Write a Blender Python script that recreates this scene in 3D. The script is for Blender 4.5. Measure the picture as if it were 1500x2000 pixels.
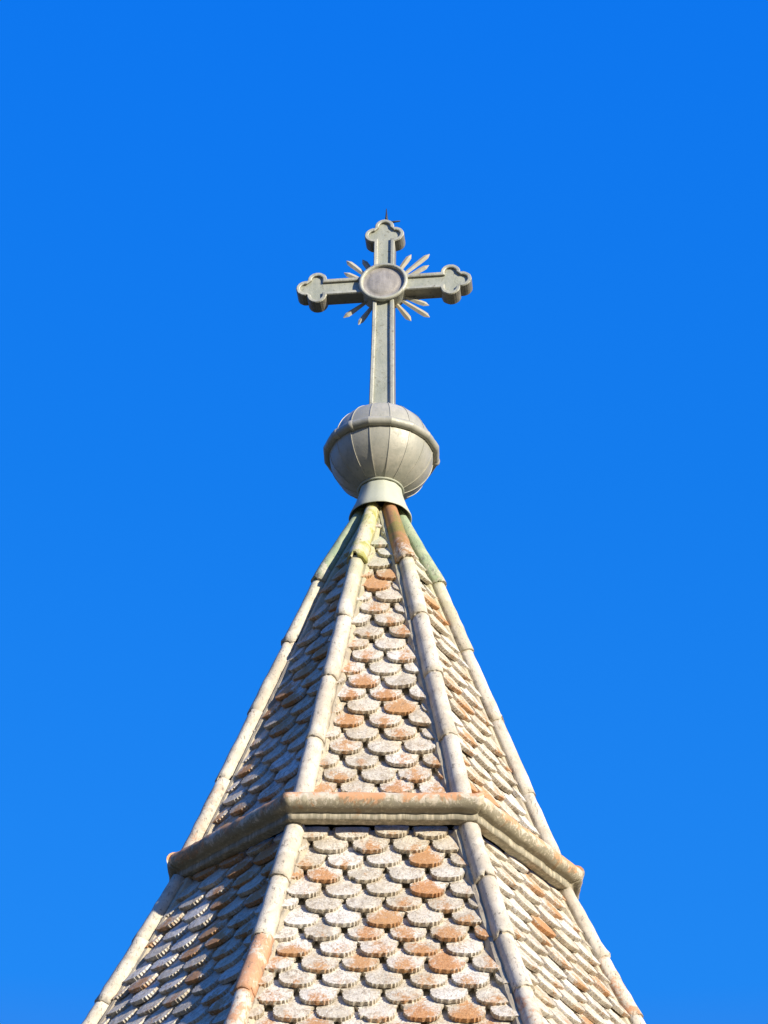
import bpy, bmesh, math, random
from mathutils import Vector, Matrix
R = math.radians
scene = bpy.context.scene
for o in list(bpy.data.objects): bpy.data.objects.remove(o)

# ------------------------------------------------------------------ camera
CAM_Z = 1.6
cam_d = bpy.data.cameras.new("camera"); cam = bpy.data.objects.new("camera", cam_d)
scene.collection.objects.link(cam); scene.camera = cam
cam_d.sensor_fit = 'VERTICAL'; cam_d.sensor_height = 24.0; cam_d.lens = 24.0 * 4300 / 2000
cam_d.clip_start = 0.1; cam_d.clip_end = 3000
cam.location = (0, 0, CAM_Z)
cam.rotation_euler = (Matrix.Rotation(R(90 + 36.5), 3, 'X') @ Matrix.Rotation(R(0.9), 3, 'Z')).to_euler()

# ------------------------------------------------------------------ light
SUN_AZ, SUN_EL = 45.5, 18.0          # azimuth to the right of the direction spire -> camera
wd = bpy.data.worlds.new("World"); scene.world = wd; wd.use_nodes = True
nt = wd.node_tree; nt.nodes.clear()
sky = nt.nodes.new('ShaderNodeTexSky'); sky.sky_type = 'NISHITA'; sky.sun_disc = False
sky.sun_elevation = R(SUN_EL); sky.sun_rotation = R(180 - SUN_AZ)
sky.altitude = 300; sky.air_density = 1.0; sky.dust_density = 0.3; sky.ozone_density = 4.0
gam = nt.nodes.new('ShaderNodeGamma'); gam.inputs[1].default_value = 0.15      # evens out the sky's falloff
tint = nt.nodes.new('ShaderNodeMixRGB'); tint.blend_type = 'MULTIPLY'; tint.inputs[0].default_value = 1
# deep clear blue overhead, paling to haze towards the horizon
tcw = nt.nodes.new('ShaderNodeTexCoord'); spz = nt.nodes.new('ShaderNodeSeparateXYZ'); nt.links.new(tcw.outputs['Generated'], spz.inputs[0])
tcol = nt.nodes.new('ShaderNodeValToRGB'); nt.links.new(spz.outputs[2], tcol.inputs[0])
stops = [(0.06, (1.25, 1.05, 0.95)), (0.41, (0.095, 1.39, 4.60)), (0.60, (0.049, 1.23, 4.60)), (0.78, (0.027, 1.13, 4.85))]
cre = tcol.color_ramp
while len(cre.elements) < len(stops): cre.elements.new(0.5)
for el, (p_, c_) in zip(cre.elements, stops): el.position = p_; el.color = (*c_, 1)
nt.links.new(tcol.outputs[0], tint.inputs[2])
bg = nt.nodes.new('ShaderNodeBackground'); bg.inputs[1].default_value = 0.108
wo = nt.nodes.new('ShaderNodeOutputWorld')
nt.links.new(sky.outputs[0], gam.inputs[0]); nt.links.new(gam.outputs[0], tint.inputs[1]); nt.links.new(tint.outputs[0], bg.inputs[0]); nt.links.new(bg.outputs[0], wo.inputs[0])
sd = bpy.data.lights.new("sun", 'SUN'); sun = bpy.data.objects.new("sun", sd); scene.collection.objects.link(sun)
sd.energy = 5.0; sd.angle = R(0.5); sd.color = (1.0, 0.91, 0.76)
sv = Vector((math.sin(R(SUN_AZ)) * math.cos(R(SUN_EL)), -math.cos(R(SUN_AZ)) * math.cos(R(SUN_EL)), math.sin(R(SUN_EL))))
sun.rotation_euler = sv.to_track_quat('Z', 'Y').to_euler(); sun.location = (20, -10, 30)
scene.view_settings.view_transform = 'Standard'; scene.view_settings.look = 'None'
scene.view_settings.exposure = 0.60; scene.view_settings.gamma = 1.0
scene.view_settings.use_curve_mapping = False

AX = Vector((-0.020, 10.0, CAM_Z))   # the spire's axis; heights below are measured from eye height
YAW = R(1.8)
rnd = random.Random(11)

# ------------------------------------------------------------------ node helpers
class NT:
    def __init__(s, name):
        s.m = bpy.data.materials.new(name); s.m.use_nodes = True
        s.t = s.m.node_tree; s.t.nodes.clear()
        s.out = s.n('ShaderNodeOutputMaterial'); s.b = s.n('ShaderNodeBsdfPrincipled')
        s.l(s.b.outputs[0], s.out.inputs[0])
    def n(s, k, **kw):
        x = s.t.nodes.new(k)
        for a, v in kw.items(): setattr(x, a, v)
        return x
    def l(s, a, b): s.t.links.new(a, b)
    def put(s, sock, v):
        if hasattr(v, 'is_output') or isinstance(v, bpy.types.NodeSocket): s.l(v, sock)
        elif isinstance(v, (tuple, list)) and len(v) == 3 and sock.type == 'RGBA': sock.default_value = (*v, 1)
        else: sock.default_value = v
    def math(s, op, a, b=0.0, clamp=False):
        x = s.n('ShaderNodeMath', operation=op, use_clamp=clamp); s.put(x.inputs[0], a); s.put(x.inputs[1], b); return x.outputs[0]
    def mix(s, f, a, b, mode='MIX'):
        x = s.n('ShaderNodeMixRGB', blend_type=mode); s.put(x.inputs[0], f); s.put(x.inputs[1], a); s.put(x.inputs[2], b); return x.outputs[0]
    def vec(s, coord='Object', scale=(1, 1, 1), off=None):
        tc = s.n('ShaderNodeTexCoord'); mp = s.n('ShaderNodeMapping'); mp.inputs['Scale'].default_value = scale
        s.l(tc.outputs[coord], mp.inputs[0])
        if off is not None: s.l(off, mp.inputs['Location'])
        return mp.outputs[0]
    def noise(s, v, scale, detail=4, rough=0.6, dist=0.0):
        x = s.n('ShaderNodeTexNoise'); s.l(v, x.inputs['Vector']); x.inputs['Scale'].default_value = scale
        x.inputs['Detail'].default_value = detail; x.inputs['Roughness'].default_value = rough; x.inputs['Distortion'].default_value = dist
        return x.outputs['Fac']
    def ramp(s, f, lo, hi, a=0.0, b=1.0):
        x = s.n('ShaderNodeMapRange', interpolation_type='SMOOTHSTEP'); s.put(x.inputs[0], f)
        for i, v in enumerate((lo, hi, a, b)): s.put(x.inputs[i + 1], v)
        return x.outputs[0]
    def bump(s, h, strength, dist):
        x = s.n('ShaderNodeBump'); x.inputs['Strength'].default_value = strength; x.inputs['Distance'].default_value = dist
        s.l(h, x.inputs['Height']); s.l(x.outputs[0], s.b.inputs['Normal'])
    def fin(s, col, rough=0.8, metal=0.0, spec=0.3):
        s.put(s.b.inputs['Base Color'], col); s.put(s.b.inputs['Roughness'], rough)
        s.put(s.b.inputs['Metallic'], metal); s.b.inputs['Specular IOR Level'].default_value = spec
        return s.m

TERRA = (0.43, 0.17, 0.050); TERRA2 = (0.58, 0.30, 0.12); LICHEN = (0.68, 0.62, 0.50); LICHEN2 = (0.50, 0.445, 0.34)
OCHRE = (0.52, 0.42, 0.22); SOOT = (0.07, 0.06, 0.055)

def mat_tile():
    s = NT("lichened clay tile")
    at = s.n('ShaderNodeAttribute', attribute_name='rand'); sep = s.n('ShaderNodeSeparateColor'); s.l(at.outputs['Color'], sep.inputs[0])
    r1, r2, r3 = sep.outputs[0], sep.outputs[1], sep.outputs[2]
    uv = s.n('ShaderNodeAttribute', attribute_name='tuv'); su = s.n('ShaderNodeSeparateXYZ'); s.l(uv.outputs['Vector'], su.inputs[0])
    U, V = su.outputs[0], su.outputs[1]
    v = s.vec(); vs = s.vec(scale=(1, 1, 0.45))
    big = s.noise(v, 9, 5, 0.65, 0.6); med = s.noise(v, 32, 6, 0.75, 1.0); fine = s.noise(v, 130, 5, 0.7)
    streak = s.noise(vs, 55, 5, 0.7, 1.5)
    # where bare clay shows: by tile, strongest a little above the tip
    t = s.math('ADD', s.math('MULTIPLY', r1, 0.50), s.math('MULTIPLY', s.math('ADD', med, streak), 0.80))
    t = s.math('ADD', t, s.math('MULTIPLY', big, 0.35))
    nearc = s.math('SUBTRACT', 1.0, s.math('MULTIPLY', s.math('ABSOLUTE', U), 0.22))
    t = s.math('MULTIPLY', t, nearc)
    vv = s.ramp(V, 0.03, 0.15, 1.0, 0.84); t = s.math('MULTIPLY', t, vv)
    wide = s.noise(v, 2.3, 4, 0.6, 0.5)
    t = s.math('ADD', t, s.math('MULTIPLY', s.math('SUBTRACT', wide, 0.5), 1.0))
    bare = s.ramp(t, 1.11, 1.33)
    clay = s.mix(s.ramp(fine, 0.35, 0.65), TERRA, TERRA2)
    clay = s.mix(s.math('MULTIPLY', r3, 0.5), clay, (0.50, 0.30, 0.13))
    lich = s.mix(s.ramp(big, 0.4, 0.65), LICHEN, LICHEN2)
    lich = s.mix(s.ramp(r2, 0.2, 1.0, 0, 0.75), lich, (0.78, 0.75, 0.68))
    lich = s.mix(s.ramp(med, 0.52, 0.72, 0, 0.4), lich, (0.56, 0.44, 0.29))
    lich = s.mix(s.ramp(s.noise(vs, 24, 6, 0.8, 1.2), 0.47, 0.60, 0, 0.65), lich, (0.32, 0.25, 0.17))
    lich = s.mix(s.ramp(wide, 0.42, 0.62, 0, 0.35), lich, (0.56, 0.44, 0.26))
    spots = s.ramp(s.noise(v, 75, 4, 0.8, 0.8), 0.57, 0.64)
    lich = s.mix(s.math('MULTIPLY', spots, 0.8), lich, (0.20, 0.16, 0.12))
    lich = s.mix(s.ramp(s.noise(v, 44, 5, 0.8, 2.0), 0.54, 0.62, 0, 0.7), lich, (0.80, 0.77, 0.68))
    col = s.mix(s.math('MULTIPLY', bare, 0.92), lich, clay)
    white = s.ramp(s.noise(v, 60, 5, 0.75, 1.2), 0.56, 0.66)
    col = s.mix(s.math('MULTIPLY', white, 0.5), col, (0.67, 0.61, 0.49))
    # dirt and rain streaks running down
    col = s.mix(s.ramp(streak, 0.55, 0.66, 0, 0.5), col, (0.18, 0.14, 0.10))
    col = s.mix(s.math('MULTIPLY', su.outputs[2], s.ramp(fine, 0.3, 0.6, 0.15, 0.5)), col, (0.26, 0.19, 0.13))   # shading of the ribbed cut edge put into the colour
    # green tinge high up beneath the metal collar
    tc = s.n('ShaderNodeTexCoord'); sz = s.n('ShaderNodeSeparateXYZ'); s.l(tc.outputs['Object'], sz.inputs[0])
    g = s.math('MULTIPLY', s.ramp(sz.outputs[2], 6.55, 7.2), s.ramp(big, 0.38, 0.55))
    col = s.mix(s.math('MULTIPLY', g, 0.55), col, (0.42, 0.52, 0.36))
    hb = s.math('ADD', s.math('MULTIPLY', fine, 0.4), s.math('ADD', s.math('MULTIPLY', med, 0.8), s.math('MULTIPLY', streak, 0.5)))
    s.bump(hb, 0.9, 0.008)
    return s.fin(col, 0.85, 0, 0.2)

def mat_hip(name, base, base2, patch, amt, spot=(0.13, 0.12, 0.10), fade=None):
    s = NT(name); v = s.vec()
    at = s.n('ShaderNodeAttribute', attribute_name='rand'); sep = s.n('ShaderNodeSeparateColor'); s.l(at.outputs['Color'], sep.inputs[0])
    big = s.noise(v, 7, 5, 0.65, 0.8); med = s.noise(v, 28, 6, 0.75, 1.4); fine = s.noise(v, 120, 4, 0.7)
    col = s.mix(s.ramp(big, 0.4, 0.62), base, base2)
    t = s.math('ADD', s.math('MULTIPLY', sep.outputs[0], 0.55), s.math('ADD', s.math('MULTIPLY', med, 0.6), s.math('MULTIPLY', big, 0.5)))
    col = s.mix(s.math('MULTIPLY', s.ramp(t, 1.0 - amt, 1.12 - amt), 0.85), col, patch)
    vs = s.noise(s.vec(scale=(1, 1, .35)), 70, 5, .75, 1.0)
    tc = s.n('ShaderNodeTexCoord'); sz = s.n('ShaderNodeSeparateXYZ'); s.l(tc.outputs['Object'], sz.inputs[0])
    zz = s.math('ADD', sz.outputs[2], s.math('MULTIPLY', s.math('SUBTRACT', s.math('ADD', med, big), 1.0), 1.1))
    if fade:      # patina thins out down the tile
        col = s.mix(s.ramp(zz, 6.70, 6.92, 0.9, 0.0), col, (0.60, 0.54, 0.43))
    else:         # a little green and ochre runs down from above
        col = s.mix(s.ramp(zz, 6.35, 6.95, 0.0, 0.55), col, (0.46, 0.46, 0.26))
    col = s.mix(s.ramp(vs, 0.555, 0.64, 0, 0.75), col, spot)
    col = s.mix(s.ramp(s.noise(v, 55, 5, 0.8, 1.5), 0.56, 0.66, 0, 0.5), col, (0.34, 0.25, 0.17))
    col = s.mix(s.ramp(fine, 0.58, 0.75, 0, 0.3), col, (0.72, 0.69, 0.62))
    s.bump(s.math('ADD', s.math('MULTIPLY', med, 0.7), s.math('MULTIPLY', fine, 0.3)), 0.6, 0.006)
    return s.fin(col, 0.8, 0, 0.25)

def mat_band():
    s = NT("weathered clay moulding"); v = s.vec()
    big = s.noise(v, 5, 5, 0.65, 1.0); med = s.noise(v, 22, 6, 0.75, 1.2); fine = s.noise(v, 110, 4, 0.7)
    vs = s.vec(scale=(1, 1, 0.08)); st = s.noise(vs, 60, 5, 0.7)
    uv = s.n('ShaderNodeAttribute', attribute_name='tuv'); su = s.n('ShaderNodeSeparateXYZ'); s.l(uv.outputs['Vector'], su.inputs[0])
    V = su.outputs[1]            # 0 top of the roll, 1 foot of the strip
    col = s.mix(s.ramp(med, 0.4, 0.6), (0.63, 0.56, 0.44), (0.50, 0.43, 0.31))
    top = s.math('ADD', s.math('SUBTRACT', 1.0, s.math('MULTIPLY', V, 1.5)), s.math('MULTIPLY', s.math('SUBTRACT', big, 0.5), 3.0))
    col = s.mix(s.ramp(top, 0.26, 0.48, 0, 0.85), col, (0.58, 0.28, 0.12))
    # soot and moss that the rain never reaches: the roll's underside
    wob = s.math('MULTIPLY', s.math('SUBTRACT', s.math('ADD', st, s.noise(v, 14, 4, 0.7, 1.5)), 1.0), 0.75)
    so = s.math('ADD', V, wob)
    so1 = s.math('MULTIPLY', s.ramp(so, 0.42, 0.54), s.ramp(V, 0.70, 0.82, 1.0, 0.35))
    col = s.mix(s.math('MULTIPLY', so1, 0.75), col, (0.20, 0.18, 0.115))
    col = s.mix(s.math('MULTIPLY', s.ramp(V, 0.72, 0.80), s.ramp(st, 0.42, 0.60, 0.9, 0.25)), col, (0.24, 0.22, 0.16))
    col = s.mix(s.ramp(st, 0.56, 0.63, 0, 0.55), col, (0.58, 0.52, 0.36))
    s.bump(s.math('ADD', s.math('MULTIPLY', med, 0.7), s.math('MULTIPLY', fine, 0.3)), 0.6, 0.006)
    return s.fin(col, 0.85, 0, 0.2)

def mat_metal(name, a, b, c, metal=0.35, rough=0.5, streak_s=(1, 1, 0.15), blot=0.5, bump=0.25):
    s = NT(name); v = s.vec(); vs = s.vec(scale=streak_s)
    big = s.noise(v, 6, 4, 0.6, 0.5); st = s.noise(vs, 45, 5, 0.7); med = s.noise(v, 38, 5, 0.7, 0.8)
    at = s.n('ShaderNodeAttribute', attribute_name='rand'); sep = s.n('ShaderNodeSeparateColor'); s.l(at.outputs['Color'], sep.inputs[0])
    col = s.mix(s.ramp(s.math('ADD', s.math('MULTIPLY', big, 0.6), s.math('MULTIPLY', st, 0.4)), 0.38, 0.62), a, b)
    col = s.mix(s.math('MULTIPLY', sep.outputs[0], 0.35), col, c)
    col = s.mix(s.ramp(med, 0.55, 0.70, 0, blot), col, c)
    s.bump(s.math('ADD', big, s.math('MULTIPLY', med, 0.3)), bump, 0.01)
    return s.fin(col, s.ramp(med, 0.3, 0.7, rough - 0.08, rough + 0.12), metal, 0.4)

M = {}
M['tile'] = mat_tile()
M['hip'] = mat_hip("lichened ridge tile", (0.64, 0.585, 0.47), (0.50, 0.44, 0.34), (0.52, 0.25, 0.12), -0.03)
M['hip_moss'] = mat_hip("mossy ridge tile", (0.62, 0.55, 0.36), (0.36, 0.36, 0.10), (0.50, 0.24, 0.09), -0.02, fade=True)
M['hip_rust'] = mat_hip("rusty mossed ridge tile", (0.38, 0.19, 0.08), (0.24, 0.20, 0.06), (0.46, 0.30, 0.15), -0.02, fade=True)
M['hip_mint'] = mat_hip("verdigris ridge tile", (0.28, 0.36, 0.22), (0.40, 0.44, 0.28), (0.46, 0.36, 0.22), -0.08, fade=True)
M['mortar'] = mat_hip("mortar bedding", (0.50, 0.44, 0.31), (0.36, 0.31, 0.23), (0.40, 0.26, 0.14), -0.05)
M['band'] = mat_band()
M['zinc'] = mat_metal("weathered zinc sheet", (0.38, 0.37, 0.30), (0.50, 0.47, 0.38), (0.25, 0.26, 0.21), 0.15, 0.5, blot=0.6)
M['collar'] = mat_metal("pale painted sheet collar", (0.44, 0.46, 0.36), (0.50, 0.51, 0.40), (0.36, 0.38, 0.30), 0.0, 0.55, blot=0.25, bump=0.1)
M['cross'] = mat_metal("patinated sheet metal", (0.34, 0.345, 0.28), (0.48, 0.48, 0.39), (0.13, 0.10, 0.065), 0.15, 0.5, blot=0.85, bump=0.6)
M['panel'] = mat_metal("grey green panel sheet", (0.34, 0.36, 0.28), (0.44, 0.45, 0.36), (0.15, 0.14, 0.10), 0.15, 0.5, blot=0.8, bump=0.5)
M['disc'] = mat_metal("tarnished silver disc", (0.28, 0.26, 0.23), (0.44, 0.41, 0.36), (0.18, 0.16, 0.14), 0.10, 0.45, blot=0.5, bump=0.4)
M['ray'] = mat_metal("dull gilt metal", (0.42, 0.39, 0.29), (0.48, 0.46, 0.37), (0.26, 0.21, 0.13), 0.05, 0.7, blot=0.5)
M['iron'] = mat_metal("dark iron", (0.030, 0.026, 0.024), (0.045, 0.04, 0.035), (0.02, 0.02, 0.02), 0.1, 0.6)

def mat_plain(name, a, b, scale=3, rough=0.9):
    s = NT(name); v = s.vec(); n1 = s.noise(v, scale, 8, 0.7); n2 = s.noise(v, scale * 12, 5, 0.7)
    c = s.mix(s.ramp(n1, 0.35, 0.65), a, b); c = s.mix(s.ramp(n2, 0.5, 0.8, 0, 0.3), c, tuple(x * 0.7 for x in a))
    s.bump(n2, 0.4, 0.01); return s.fin(c, rough)
M['ground'] = mat_plain("pale gravel and dry grass", (0.06, 0.065, 0.03), (0.10, 0.085, 0.05), 0.6)
M['render'] = mat_plain("lime render", (0.62, 0.58, 0.48), (0.55, 0.50, 0.42), 1.5)
M['stone'] = mat_plain("grey stone", (0.34, 0.32, 0.29), (0.27, 0.26, 0.23), 2.5)

# ------------------------------------------------------------------ object helpers
def obj(name, bm, mats, parent=None, loc=None):
    me = bpy.data.meshes.new(name); bm.normal_update(); bm.to_mesh(me); bm.free()
    for m in (mats if isinstance(mats, (list, tuple)) else [mats]): me.materials.append(m)
    o = bpy.data.objects.new(name, me); scene.collection.objects.link(o)
    if parent: o.parent = parent
    if loc is not None: o.location = loc
    return o
def thing(name, label, cat, loc):
    o = bpy.data.objects.new(name, None); scene.collection.objects.link(o); o.location = loc
    o['label'] = label; o['category'] = cat; o.empty_display_size = 0.2
    return o
def new_bm():
    bm = bmesh.new(); bm.loops.layers.float_color.new('rand'); bm.verts.layers.float_vector.new('tuv'); return bm
def paint(bm, faces, c):
    L = bm.loops.layers.float_color['rand']
    for f in faces:
        for l in f.loops: l[L] = (c[0], c[1], c[2], 1)
def rcol(): return (rnd.random(), rnd.random(), rnd.random())
def loft(bm, rings, closed=True, cap0=False, cap1=False, mat=0, smooth=True, col=None):
    vs = [[bm.verts.new(p) for p in r] for r in rings]; fs = []
    n = len(rings[0])
    for a, b in zip(vs, vs[1:]):
        for i in range(n if closed else n - 1):
            j = (i + 1) % n
            fs.append(bm.faces.new((a[i], a[j], b[j], b[i])))
    for f in fs: f.smooth = smooth; f.material_index = mat
    caps = []
    if cap0: caps.append(bm.faces.new(vs[0][::-1]))
    if cap1: caps.append(bm.faces.new(vs[-1]))
    for f in caps: f.material_index = mat
    fs += caps
    if col and 'rand' in bm.loops.layers.float_color: paint(bm, fs, col)
    return vs, fs

# ------------------------------------------------------------------ spire profile: radius of the hips' outer face by height
UP = [(7.62, 0.050), (7.38, 0.150), (6.85, 0.385), (6.35, 0.560), (5.90, 0.720), (5.44, 0.880), (4.96, 1.050)]
LO = [(4.92, 1.050), (4.40, 1.278), (4.10, 1.418), (3.72, 1.600), (3.0, 1.95), (2.2, 2.36)]
# the eight corners: azimuth, share of the profile's radius (the plan is a little uneven, as the old masonry is)
CORN = {7: (-22.0, 0.974), 0: (24.8, 1.030), 1: (72.5, 0.968), 2: (114, 0.985), 3: (157, 1.0), 4: (202, 1.0), 5: (247, 1.0), 6: (291.5, 1.0)}
def prof(P, z):
    for (z0, r0), (z1, r1) in zip(P, P[1:]):
        if z >= z1 or (z1, r1) == P[-1]:
            k = (r1 - r0) / (z1 - z0); return r0 + k * (z - z0), k
C8 = math.cos(R(22.5))
HIP = 0.116                          # body corner lies this far inside the hip's outer face
def d_az(a): return Vector((math.sin(a), -math.cos(a), 0))     # a = 0 looks to the camera
def t_az(a): return Vector((math.cos(a), math.sin(a), 0))
def corner(k, r, z, c=None):
    a, m = (c or CORN)[k % 8]; return d_az(R(a)) * (r * m) + Vector((0, 0, z))
BAND = {7: (-22.0, 1.072), 0: (24.8, 1.118), 1: (72.5, 1.022), 2: (114, 1.05), 3: (157, 1.06), 4: (202, 1.06), 5: (247, 1.06), 6: (291.5, 1.030)}
def face_frame(k, tab=None):
    """face k lies between corners k-1 and k: outward normal, sideways vector, apothem per unit radius, side limits per unit radius"""
    p, q = corner(k - 1, 1, 0, tab), corner(k, 1, 0, tab); B = (q - p).normalized(); n = Vector((B.y, -B.x, 0))
    return n, B, p.dot(n), p.dot(B), q.dot(B)


TW, TE, TT, TL = 0.184, 0.099, 0.0235, 0.23        # tile pitch, exposure, thickness, length
def tile_outline():
    pts = []; N = 26; hw = TW / 2 - 0.0004
    pts.append((-hw, TL)); pts.append((-hw, 0.112))
    for i in range(N + 1):
        a = math.pi * i / N; c, s_ = math.cos(a), math.sin(a)
        x = -hw * 0.88 * math.copysign(abs(c) ** 0.68, c); y = 0.094 - 0.094 * abs(s_) ** 0.66
        pts.append((x, y))
    pts.append((hw, 0.112)); pts.append((hw, TL))
    return pts
OUT = tile_outline()
def add_tile(bm, P0, T, B, N, x, dz, rot, lift, col, broken):
    """P0 point of the tip line on the roof surface, T up-slope, B sideways, N outward."""
    tilt = TT / TE * 1.03; cr, sr = math.cos(rot), math.sin(rot)
    uvl = bm.verts.layers.float_vector['tuv']
    rings = []; wob = [rnd.uniform(-1, 1) for _ in OUT]
    n = len(OUT)
    for ri_, (inset, h, sc) in enumerate(((0.0, 0.0, 1.0), (0.0, 0.66, 1.0), (0.0015, 0.95, 0.7), (0.006, 1.0, 0.0))):
        ring = []
        for i, (px, py) in enumerate(OUT):
            cx, cy = 0.0, 0.10
            dx, dy = px - cx, py - cy; L = math.hypot(dx, dy)
            tick = 0.0
            if 2 <= i <= n - 3 and sc: tick = (0.0010 if i % 2 else -0.0042) * sc + wob[i] * 0.0012 * sc
            if broken and i in (8, 9, 10, 11): tick -= 0.012
            k = (L - inset + tick) / L
            qx, qy = cx + dx * k, cy + dy * k
            ring.append((qx, qy, h * TT + (0.002 if (i % 2 and sc) else 0)))
        rings.append(ring)
    # crowned upper surface: one more inner ring, and a ridge line
    inner = [(cx_ * 0.55, 0.10 + (cy_ - 0.10) * 0.6, TT * 1.0 + 0.0035) for cx_, cy_, _ in rings[-1]]
    rings.append(inner)
    V = []
    for ri_, ring in enumerate(rings):
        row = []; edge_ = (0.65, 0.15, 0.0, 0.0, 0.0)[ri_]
        for ai_, (a, b, h) in enumerate(ring):
            xx = a * cr - b * sr + x; yy = a * sr + b * cr + dz
            hh = 0.028 + lift + h - tilt * b
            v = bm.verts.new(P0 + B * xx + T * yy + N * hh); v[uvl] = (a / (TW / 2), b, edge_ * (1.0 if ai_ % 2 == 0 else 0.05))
            row.append(v)
        V.append(row)
    fs = []
    for a, b in zip(V, V[1:]):
        for i in range(n - 1):
            f = bm.faces.new((a[i], a[i + 1], b[i + 1], b[i])); fs.append(f)
    f = bm.faces.new(V[-1]); fs.append(f)
    L = bm.loops.layers.float_color['rand']
    for f in fs:
        for l in f.loops: l[L] = (*col, 1)

def roof_face(P, z_top, z_bot, kf, parent, label, phase):
    bm = new_bm(); n, B, AP, XL, XR = face_frame(kf)
    zs = [z_top - (z_top - z_bot) * i / 10 for i in range(11)]
    rows = []
    for z in zs:
        r, k = prof(P, z); r = max(0.012, r - HIP)
        rows.append([n * r * AP + B * r * XL + Vector((0, 0, z)), n * r * AP + B * r * XR + Vector((0, 0, z))])
    vs, fs = loft(bm, rows, closed=False, smooth=False); paint(bm, fs, (0, 0.2, 0.3))
    z = z_bot + 0.012; row = phase
    while z < z_top - 0.02:
        r, k = prof(P, z); k = -k * AP
        T = (Vector((0, 0, 1)) - n * k).normalized(); N = (n + Vector((0, 0, 1)) * k).normalized()
        rr = max(0.005, r - HIP); a = rr * AP
        x0, x1 = (rr + 0.065) * XL, (rr + 0.065) * XR
        off = (row % 2) * 0.5 + 0.25 + row * 0.012
        m = int(max(-x0, x1) / TW) + 2
        drift = rnd.uniform(-0.016, 0.016)
        for i in range(-m, m + 1):
            x = (i + off) * TW + drift + rnd.uniform(-0.005, 0.005)
            if x + TW / 2 < x0 or x - TW / 2 > x1: continue
            u = rnd.random()
            c0 = rnd.uniform(0.0, 0.40) if u < 0.45 else (rnd.uniform(0.40, 0.78) if u < 0.84 else rnd.uniform(0.8, 1.05))
            P0 = n * a + Vector((0, 0, z))
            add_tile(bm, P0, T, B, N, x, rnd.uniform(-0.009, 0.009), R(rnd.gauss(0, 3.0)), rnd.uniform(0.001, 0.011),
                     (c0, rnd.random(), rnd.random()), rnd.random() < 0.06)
        z += TE * T.z; row += 1
    for kk, sgn in ((kf - 1, -1), (kf, 1)):
        nn = t_az(R(CORN[kk % 8][0])) * sgn
        bmesh.ops.bisect_plane(bm, geom=bm.verts[:] + bm.edges[:] + bm.faces[:], dist=1e-5, plane_co=nn * (-0.004), plane_no=nn, clear_outer=True)
    bmesh.ops.bisect_plane(bm, geom=bm.verts[:] + bm.edges[:] + bm.faces[:], dist=1e-5, plane_co=(0, 0, z_top), plane_no=(0, 0, 1), clear_outer=True)
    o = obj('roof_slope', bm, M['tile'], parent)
    if label: o['label'] = label
    return o

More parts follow.
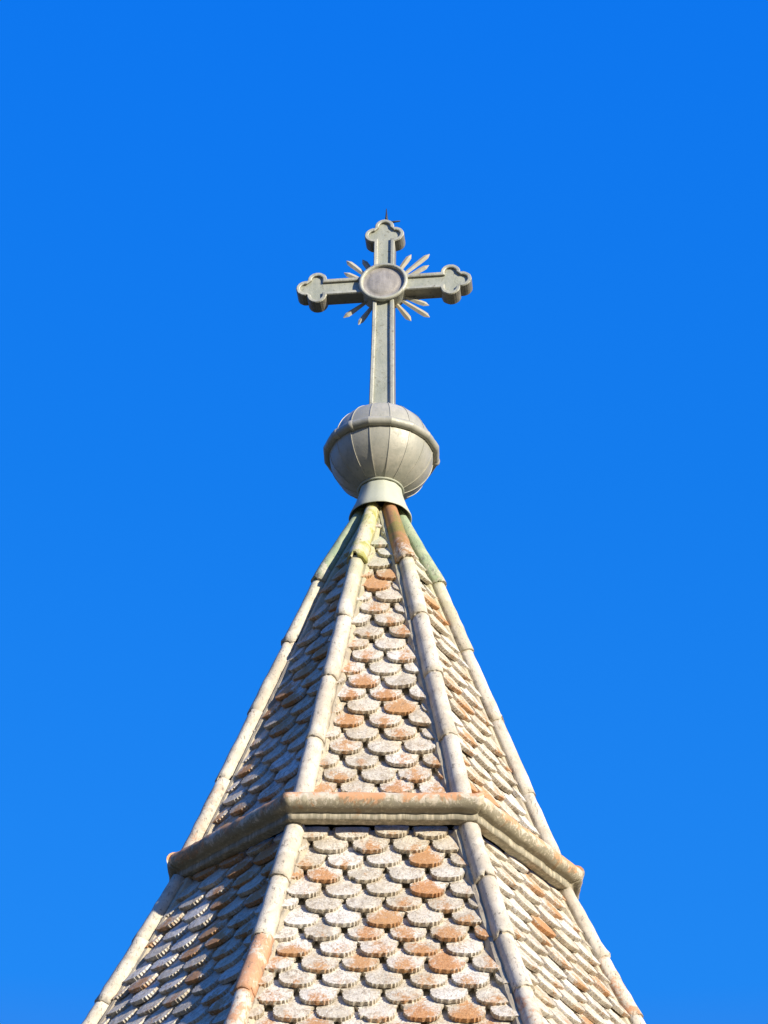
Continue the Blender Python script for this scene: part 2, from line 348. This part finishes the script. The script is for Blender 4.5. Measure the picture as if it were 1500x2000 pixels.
def hip(P0_, joints, kc, parent, mats, label=None, pats=None):
    """joints: heights of the joints, top to bottom. One mesh of half round ridge tiles."""
    az = R(CORN[kc % 8][0]); mm = CORN[kc % 8][1]; bm = new_bm(); d = d_az(az); B = t_az(az)
    P = [(z, r * mm) for z, r in P0_]; up_ = P0_ is UP
    # mortar bed under the tiles
    rows = []; zs = []
    z = joints[0] - 0.02
    while z > joints[-1]: zs.append(z); z -= 0.035
    zs.append(joints[-1])
    for z in zs:
        r, k = prof(P, z); N = (d + Vector((0, 0, 1)) * (-k)).normalized()
        w = min(0.060, 0.30 * r + 0.006) + rnd.uniform(-0.003, 0.004); c = d * (r - 0.078) + Vector((0, 0, z))
        e = [(-w - 0.004, -0.045), (-w, -0.006), (-w + 0.012, 0.004), (w - 0.012, 0.004), (w, -0.006), (w + 0.004, -0.045)]
        rows.append([c + B * x + N * h for x, h in e])
    vs, fs = loft(bm, rows, closed=False, mat=1, smooth=False); paint(bm, fs, (0.3, 0.5, 0.5))
    K = 14
    for si, (za, zb) in enumerate(zip(joints, joints[1:])):
        jx, jr, jt = rnd.uniform(-0.004, 0.004), rnd.uniform(-0.002, 0.003), rnd.uniform(-0.009, 0.009)
        mat = 0
        if si == 0 and len(mats) > 2: mat = 2
        lab = []; 
        sub = 9; rings_o = []; rings_i = []
        low = zb - 0.015
        for q in range(sub + 1):
            t = q / sub; z = za + (low - za) * t
            r, k = prof(P, max(z, P[-1][0])); N = (d + Vector((0, 0, 1)) * (-k)).normalized()
            flare = 0.0
            if t > 0.9: flare = 0.0005
            rad = 0.0390 + 0.0035 * t + flare + jr
            if si == 0 and up_: rad = 0.036 + 0.014 * t + flare * 0.6
            if kc in (1, 6): rad *= 0.90
            c = d * (r - 0.050 + (0.005 if kc in (1, 6) else 0) + 0.004 * t) + B * (jx + jt * (t - 0.5) + rnd.uniform(-0.0008, 0.0008)) + Vector((0, 0, z))
            ro, ri = [], []
            for i in range(K + 1):
                a = R(-92 + 184 * (i - 1) / (K - 2)); wx = 1.04; dn = 0.0
                if i in (0, K): a = R(-92 if i == 0 else 92); dn = 0.026; wx = 1.10      # straight flank into the bedding
                rad += rnd.uniform(-0.0009, 0.0009) if 0 < i < K else 0
                chip = Vector((0, 0, rnd.uniform(-0.003, 0.006) + (0.018 if rnd.random() < 0.05 else 0))) if q == sub else Vector()
                ro.append(c + N * (rad * math.cos(a) - dn) + B * rad * wx * math.sin(a) + chip)
                ri.append(c + N * ((rad - 0.014) * math.cos(a) - dn) + B * (rad - 0.014) * wx * math.sin(a) + chip)
            rings_o.append(ro); rings_i.append(ri)
        col = (pats[si] if pats and si < len(pats) else rnd.random() * 0.8, rnd.random(), rnd.random())
        vo, f1 = loft(bm, rings_o, closed=False, mat=mat)
        vi, f2 = loft(bm, rings_i, closed=False, mat=mat)
        f3 = []
        for i in range(K):
            f3.append(bm.faces.new((vo[-1][i], vo[-1][i + 1], vi[-1][i + 1], vi[-1][i])))
            f3.append(bm.faces.new((vo[0][i], vo[0][i + 1], vi[0][i + 1], vi[0][i])))
        for a, b in zip(range(sub), range(1, sub + 1)):
            f3.append(bm.faces.new((vo[a][0], vo[b][0], vi[b][0], vi[a][0])))
            f3.append(bm.faces.new((vo[a][K], vo[b][K], vi[b][K], vi[a][K])))
        for f in f3: f.material_index = mat
        paint(bm, f1 + f2 + f3, col)
    bmesh.ops.recalc_face_normals(bm, faces=bm.faces[:])
    o = obj('hip_ridge', bm, mats, parent)
    if label: o['label'] = label
    return o

def moulding(kf, parent, over, label=None):
    """one length of the half round roll with the flat strip below it."""
    bm = new_bm(); n, B, AP, XL, XR = face_frame(kf, BAND); tl = bm.verts.layers.float_vector['tuv']
    rc, zc, rr = 1.0, 4.982, 0.045 + over
    a0 = rc * AP
    sec = []
    for i in range(15):
        t = R(125 - 215 * i / 14)
        sec.append((a0 + rr * math.cos(t), zc + rr * 0.98 * math.sin(t)))
    sec += [(a0 - 0.012, zc - 0.052), (a0 - 0.008, zc - 0.057), (a0 - 0.008, zc - 0.080), (a0 - 0.016, zc - 0.084), (a0 - 0.06, zc - 0.084)]
    nseg = 28; rings = []
    wv = [rnd.uniform(-0.0028, 0.0028) for _ in range(nseg + 1)]
    ext = 0.012 if over > 0.002 else 0.0
    for q in range(nseg + 1):
        t = -1 + 2 * q / nseg
        row = []
        for a, z in sec:
            # each end is mitred on the plane of its corner
            xl, xr = a / AP * XL - ext, a / AP * XR + ext
            row.append(n * (a + wv[q]) + B * (xl + (xr - xl) * (t + 1) / 2) + Vector((0, 0, z + wv[q] * 0.7)))
        rings.append(row)
    vs, fs = loft(bm, rings, closed=False, cap0=True, cap1=True)
    for row in vs:
        for i, v in enumerate(row): v[tl] = (0, i / (len(sec) - 1), 0)
    bmesh.ops.recalc_face_normals(bm, faces=bm.faces[:])
    o = obj('moulding', bm, M['band'], parent)
    if label: o['label'] = label
    return o

# ------------------------------------------------------------------ ground and tower
bm = bmesh.new(); bmesh.ops.create_circle(bm, cap_ends=True, radius=1500, segments=64)
g = obj('ground', bm, M['ground']); g['kind'] = 'structure'

tower = thing('church_tower', 'tall octagonal church spire clad in lichened fish-scale clay tiles', 'church spire', (AX.x, AX.y, 0))
def up(o):
    o.location = (0, 0, CAM_Z); return o
JU = [7.37, 6.84, 6.38, 5.92, 5.48, 4.985]
JL = [4.90, 4.55, 4.22, 3.90, 3.56, 3.22, 2.88, 2.54, 2.26]
for k in range(8):
    az = k
    lab = {0: 'sunlit front slope above the roll, blotched white and orange', 1: 'sunlit right slope above the roll', 7: 'shaded left slope above the roll'}.get(k)
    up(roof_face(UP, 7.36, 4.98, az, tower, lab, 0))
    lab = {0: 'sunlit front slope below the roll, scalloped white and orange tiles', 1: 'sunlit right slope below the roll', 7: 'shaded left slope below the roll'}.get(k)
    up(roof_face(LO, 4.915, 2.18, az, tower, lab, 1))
for k in range(8):
    az = k
    top = {7: M['hip_moss'], 0: M['hip_rust']}.get(k, M['hip_mint'])
    lab = {7: 'white ridge with a mossy yellow top tile', 0: 'white ridge with a rusty brown top tile', 1: 'right outer ridge with a mint green top tile', 6: 'left outer ridge with a mint green top tile'}.get(k)
    ju = [JU[0]] + [j + rnd.uniform(-0.02, 0.02) for j in JU[1:-1]] + [JU[-1]]
    pu = {7: [0.6, 0.05, 0.62, 0.05, 0.55], 0: [0.5, 0.05, 0.45, 0.0, 0.05], 6: [0.1, .45, .45, .7, .85], 1: [0.0, 0, .2, .1, .1]}.get(k)
    up(hip(UP, ju, az, tower, [M['hip'], M['mortar'], top], lab, pu))
    pl = {7: [0.0, 0.5, 1.08, 1.0], 0: [0, 0, 0.05, 0.9], 1: [.3, 0.95, .1, .1], 6: [.5, .4, .2, .3]}.get(k)
    up(hip(LO, [JL[0]] + [j + rnd.uniform(-0.02, 0.02) for j in JL[1:]], az, tower, [M['hip'], M['mortar']], None, pl))
for k in range(8):
    up(moulding(k, tower, 0.003 if k % 2 == 0 else 0.0, {0: 'orange topped clay roll across the front'}.get(k)))
# dark core that closes the top under the collar
bm = bmesh.new()
loft(bm, [[corner(k, r, z) for k in range(8)] for z, r in ((7.52, 0.03), (7.34, 0.045), (5.0, 0.86))], cap0=True, cap1=True, smooth=False)
bmesh.ops.recalc_face_normals(bm, faces=bm.faces[:]); up(obj('roof_core', bm, M['iron'], tower))
# shaft beneath the roof (below the picture)
bm = bmesh.new()
oc = lambda r, z: [corner(k, r, z) for k in range(8)]
loft(bm, [oc(1.95, 0.5), oc(1.95, 3.62), oc(2.02, 3.66), oc(2.02, 3.78)], smooth=False, cap1=True); bmesh.ops.recalc_face_normals(bm, faces=bm.faces[:])
obj('wall', bm, M['render'], tower)
bm = bmesh.new(); loft(bm, [oc(2.05, 0.0), oc(2.05, 0.46), oc(1.96, 0.52)], smooth=False); bmesh.ops.recalc_face_normals(bm, faces=bm.faces[:])
obj('plinth', bm, M['stone'], tower)

# ------------------------------------------------------------------ ball finial
fin = thing('ball_finial', 'grey metal ball of sixteen seamed gores on a pale collar, capping the spire', 'finial', (AX.x, AX.y, CAM_Z + 7.27))
ZB = 7.812; RB = 0.302; FY = R(-1.9)
def lz(z): return z - 7.27
# collar
bm = new_bm(); rings = []
for z, r in ((7.345, 0.176), (7.350, 0.1785), (7.42, 0.150), (7.50, 0.126), (7.56, 0.118)):
    rings.append([d_az(2 * math.pi * i / 64) * (r + 0.0012 * math.sin(i * 1.1)) + Vector((0, 0, lz(z))) for i in range(64)])
loft(bm, rings, col=(0.3, .5, .5)); 
loft(bm, [[d_az(2 * math.pi * i / 64) * r + Vector((0, 0, lz(z))) for i in range(64)] for z, r in ((7.345, 0.176), (7.345, 0.173), (7.42, 0.145), (7.52, 0.10))], col=(0.3, .5, .5))
obj('collar', bm, M['collar'], fin)
# bead where the collar meets the ball
bm = new_bm(); rings = []
for j in range(9):
    a = 2 * math.pi * j / 8
    rings.append([d_az(2 * math.pi * i / 48) * (0.128 + 0.006 * math.cos(a)) + Vector((0, 0, lz(7.545 + 0.006 * math.sin(a)))) for i in range(48)])
loft(bm, rings, col=(0.2, .5, .5)); obj('collar_bead', bm, M['collar'], fin)
# gores
def ball_r(t):      # t = polar angle from bottom; returns radius, height
    return RB * math.sin(t), -RB * (0.960 if t < math.pi / 2 else 0.985) * math.cos(t)
bm = new_bm()
for g_ in range(16):
    a0, a1 = FY + R(22.5) * (g_ - 0.5), FY + R(22.5) * (g_ + 0.5)
    rings = []; dent = rnd.uniform(-0.002, 0.002)
    for j in range(33):
        t = R(22 + (172 - 22) * j / 32); r, h = ball_r(t)
        row = []
        for q in range(5):
            s_ = q / 4; p = d_az(a0) * r * (1 - s_) + d_az(a1) * r * s_
            bulge = 0.004 * math.sin(math.pi * s_) * (r / RB) + dent * math.sin(math.pi * s_)
            row.append(p + (p.normalized() if p.length else p) * bulge + Vector((0, 0, lz(ZB) + h)))
        rings.append(row)
    loft(bm, rings, closed=False, col=(rnd.random(), rnd.random(), rnd.random()))
bmesh.ops.recalc_face_normals(bm, faces=bm.faces[:])
obj('ball', bm, M['zinc'], fin)
for g_ in range(16):
    a = FY + R(22.5) * (g_ - 0.5); d = d_az(a); b = t_az(a); bm = new_bm(); rings = []
    for j in range(41):
        t = R(22 + (170 - 22) * j / 40); r, h = ball_r(t)
        nrm = (d * math.sin(t) + Vector((0, 0, -math.cos(t)))).normalized(); p = d * r + Vector((0, 0, lz(ZB) + h))
        w = 0.0022; rings.append([p - b * w - nrm * 0.004, p - b * w + nrm * 0.0028, p + b * w + nrm * 0.0028, p + b * w - nrm * 0.004])
    loft(bm, rings, closed=True, col=(0.2, 0.5, 0.5), smooth=False)
    obj('seam', bm, M['zinc'], fin)
# equator roll: a sixteen sided tube, with joint sleeves
bm = new_bm(); rt = 0.0285; RR = 0.312
cols = []
for g_ in range(16):
    a0, a1 = FY + R(22.5) * (g_ - 0.5), FY + R(22.5) * (g_ + 0.5); rings = []
    for q in range(7):
        s_ = q / 6; p = d_az(a0) * RR * (1 - s_) + d_az(a1) * RR * s_
        u = d_az(a0 + (a1 - a0) * s_); w = rnd.uniform(-0.0009, 0.0009) if 0 < q < 6 else 0
        rings.append([p + u * (rt + w) * math.cos(2 * math.pi * i / 16) * 0.95 + Vector((0, 0, lz(ZB) + (rt + w) * math.sin(2 * math.pi * i / 16))) for i in range(16)])
    loft(bm, rings, closed=True, col=rcol())
bmesh.ops.recalc_face_normals(bm, faces=bm.faces[:])
roll = obj('rim_roll', bm, M['zinc'], fin)
for g_, s_ in ((15, 0.02), (14, 0.1), (4, 0.9), (9, 0.1)):
    a0, a1 = FY + R(22.5) * (g_ - 0.5), FY + R(22.5) * (g_ + 0.5); bm = new_bm(); rings = []
    for q in range(5):
        t = s_ + 0.22 * q / 4; p = d_az(a0) * RR * (1 - t) + d_az(a1) * RR * t; u = d_az(a0 + (a1 - a0) * t); rr = rt + (0.0045 if q not in (0, 4) else 0.001)
        rings.append([p + u * rr * math.cos(2 * math.pi * i / 16) * 0.95 + Vector((0, 0, lz(ZB) + rr * math.sin(2 * math.pi * i / 16))) for i in range(16)])
    loft(bm, rings, closed=True, col=(0.1, .5, .5)); bmesh.ops.recalc_face_normals(bm, faces=bm.faces[:])
    obj('sleeve', bm, M['zinc'], roll)

# ------------------------------------------------------------------ cross
U_ = 1 / 318.0
CB = 8.06                                   # base of the post, inside the ball's crown
cr = thing('cross', 'patinated grey metal cross with trefoil ends, round medallion and short rays on the ball', 'cross', (AX.x, AX.y, CAM_Z + CB))
cr.rotation_euler = (0, 0, R(-6.6))
ZC = 9.10 - CB
def arm_path(L, w):
    """(along, across) for one trefoil arm, anticlockwise; w = inset."""
    r = 19 - w * 0.95; hw = 20.5 - w; pts = [(L - 61 + w * 1.1, -hw)]
    for i in range(13):
        a = R(188 + (363.6 - 188) * i / 12); pts.append((L - 41 + r * math.cos(a), -20 + r * math.sin(a)))
    for i in range(15):
        a = R(-99 + 198 * i / 14); pts.append((L - 19 + r * math.cos(a), r * math.sin(a)))
    for i in range(13):
        a = R(-3.6 + (172 + 3.6) * i / 12); pts.append((L - 41 + r * math.cos(a), 20 + r * math.sin(a)))
    pts.append((L - 61 + w * 1.1, hw)); return pts
def cross_loop(w):
    hw = 20.5 - w; hb = 24.0 - w; Lb = -ZC / U_ ; p = []
    def put(ang, L):
        c, s_ = math.cos(R(ang)), math.sin(R(ang))
        for a, b in arm_path(L, w): p.append((a * c - b * s_, a * s_ + b * c))
    p.append((hb, Lb)); p.append((hw + 0.6, -120)); p.append((hw, -hw)); put(0, 171); p.append((hw, hw)); put(90, 171); p.append((-hw, hw)); put(180, 171)
    p.append((-hw, -hw)); p.append((-hw - 0.6, -120)); p.append((-hb, Lb))
    return p
def fill(bm, verts, col):
    from mathutils.geometry import tessellate_polygon
    for tri in tessellate_polygon([[Vector((v.co.x, v.co.z, 0)) for v in verts]]):
        f = bm.faces.new([verts[i] for i in tri]); paint(bm, [f], col)
def c3(p, y): return Vector((p[0] * U_, y * U_, p[1] * U_ + ZC))
bm = new_bm(); T2 = 15.5
spec = [(0, T2), (0, -T2 + 2.0), (1.6, -T2), (6.2, -T2 + 0.3), (8.0, -T2 + 1.2), (8.2, -T2 + 6.0)]
base = cross_loop(0); jit = [rnd.uniform(-0.5, 0.5) for _ in base]
rings = []
for w, y in spec:
    L = cross_loop(w); rings.append([c3((p[0] + jit[i] * 0.5, p[1] + jit[i] * 0.5), y) for i, p in enumerate(L)])
vs, fs = loft(bm, rings, closed=True, smooth=False, col=(0.2, 0.5, 0.5))
paint(bm, fs[:len(base)], (1.6, 0.5, 0.5)); paint(bm, fs[len(base) * 4:], (1.3, 0.5, 0.5)); paint(bm, fs[len(base) * 2:len(base) * 3], (0.0, 0.5, 0.5))  # side and recess walls painted browner and darker to stand for their shade
fill(bm, vs[0], (0.2, 0.5, 0.5))
bmesh.ops.recalc_face_normals(bm, faces=bm.faces[:])
obj('frame', bm, M['cross'], cr)
bm = new_bm(); L = cross_loop(7.9); vv = [bm.verts.new(c3(p, -T2 + 5.2)) for p in L]; fill(bm, vv, (0.1, .5, .5)); bmesh.ops.recalc_face_normals(bm, faces=bm.faces[:])
if sum(f.normal.y * f.calc_area() for f in bm.faces) > 0: bmesh.ops.reverse_faces(bm, faces=bm.faces[:])
obj('panel', bm, M['panel'], cr)
# medallion
def disc_ring(r, y, n=56): return [c3((r * math.cos(2 * math.pi * i / n), r * math.sin(2 * math.pi * i / n)), y) for i in range(n)]
med = None
bm = new_bm()
loft(bm, [disc_ring(r, y) for r, y in ((46, T2 - 1), (46, -T2 + 1), (48, -T2 - 1), (48, -T2 - 4), (46, -T2 - 6.5), (42.5, -T2 - 7), (40.5, -T2 - 5.5), (39.5, -T2 - 0.6))], col=(0.0, .5, .5))
bmesh.ops.recalc_face_normals(bm, faces=bm.faces[:])
med = obj('medallion', bm, M['cross'], cr)
bm = new_bm(); rings = []
for r, y in ((40.5, -1.2), (35, -1.0), (32, -1.0), (30, -2.2), (24, -3.6), (17, -4.8), (9, -5.6), (2, -5.9)): rings.append(disc_ring(r, -T2 + y))
vs, fs = loft(bm, rings, col=(0.2, .5, .5)); f = bm.faces.new(vs[-1]); f.smooth = True; paint(bm, [f], (.2, .5, .5))
bmesh.ops.recalc_face_normals(bm, faces=bm.faces[:])
if sum(f.normal.y * f.calc_area() for f in bm.faces) > 0: bmesh.ops.reverse_faces(bm, faces=bm.faces[:])
obj('disc', bm, M['disc'], med)
# rays
RAYS = [(52, 88), (88, 90), (87, 58), (52, -82), (88, -74), (87, -46), (-77, 86), (-45, 87), (-81, 52), (-50, -86), (-80, -62)]
for tx, tz in RAYS:
    L = math.hypot(tx, tz); dx, dz = tx / L, tz / L; bm = new_bm(); w = 6.0; yy = 6.0 + rnd.uniform(-1, 1)
    ks = [(30, 3.0), (52, 4.2), (L - 22, w), (L - 10, w * 0.95), (L - 0.5, 0.7)]
    bend = rnd.uniform(-3, 3)
    rings = []
    for a, ww in ks:
        y = yy + bend * max(0, a - 40) / 60
        rings.append([c3((dx * a - dz * ww, dz * a + dx * ww), y), c3((dx * a, dz * a), y - 3.0 * ww / w), c3((dx * a + dz * ww, dz * a - dx * ww), y), c3((dx * a, dz * a), y + 2.0 * ww / w)])
    loft(bm, rings, closed=True, cap0=True, cap1=True, smooth=False, col=rcol()); bmesh.ops.recalc_face_normals(bm, faces=bm.faces[:])
    obj('ray', bm, M['ray'], cr)
# small spiked tip on the crown of the upper arm
def rod(bm, a, b, r0, r1, n=8):
    a, b = Vector(a), Vector(b); d = (b - a).normalized(); x = d.orthogonal().normalized(); y = d.cross(x)
    loft(bm, [[p + x * r * math.cos(2 * math.pi * i / n) + y * r * math.sin(2 * math.pi * i / n) for i in range(n)] for p, r in ((a, r0), (b, r1))], cap0=True, cap1=True, col=(.3, .5, .5))
bm = new_bm(); zt = ZC + 171 * U_
rod(bm, (0.008, 0, zt - 0.01), (0.005, 0, zt + 0.135), 0.0125, 0.002)
for e in ((0.085, 0.0, 0.016), (-0.068, 0.0, 0.0), (0.0, -0.05, 0.01), (0.0, 0.05, 0.01)): rod(bm, (0.008, 0, zt + 0.012), (0.008 + e[0], e[1], zt + e[2] + 0.004), 0.0095, 0.004)
bmesh.ops.recalc_face_normals(bm, faces=bm.faces[:])
obj('spike', bm, M['iron'], cr)
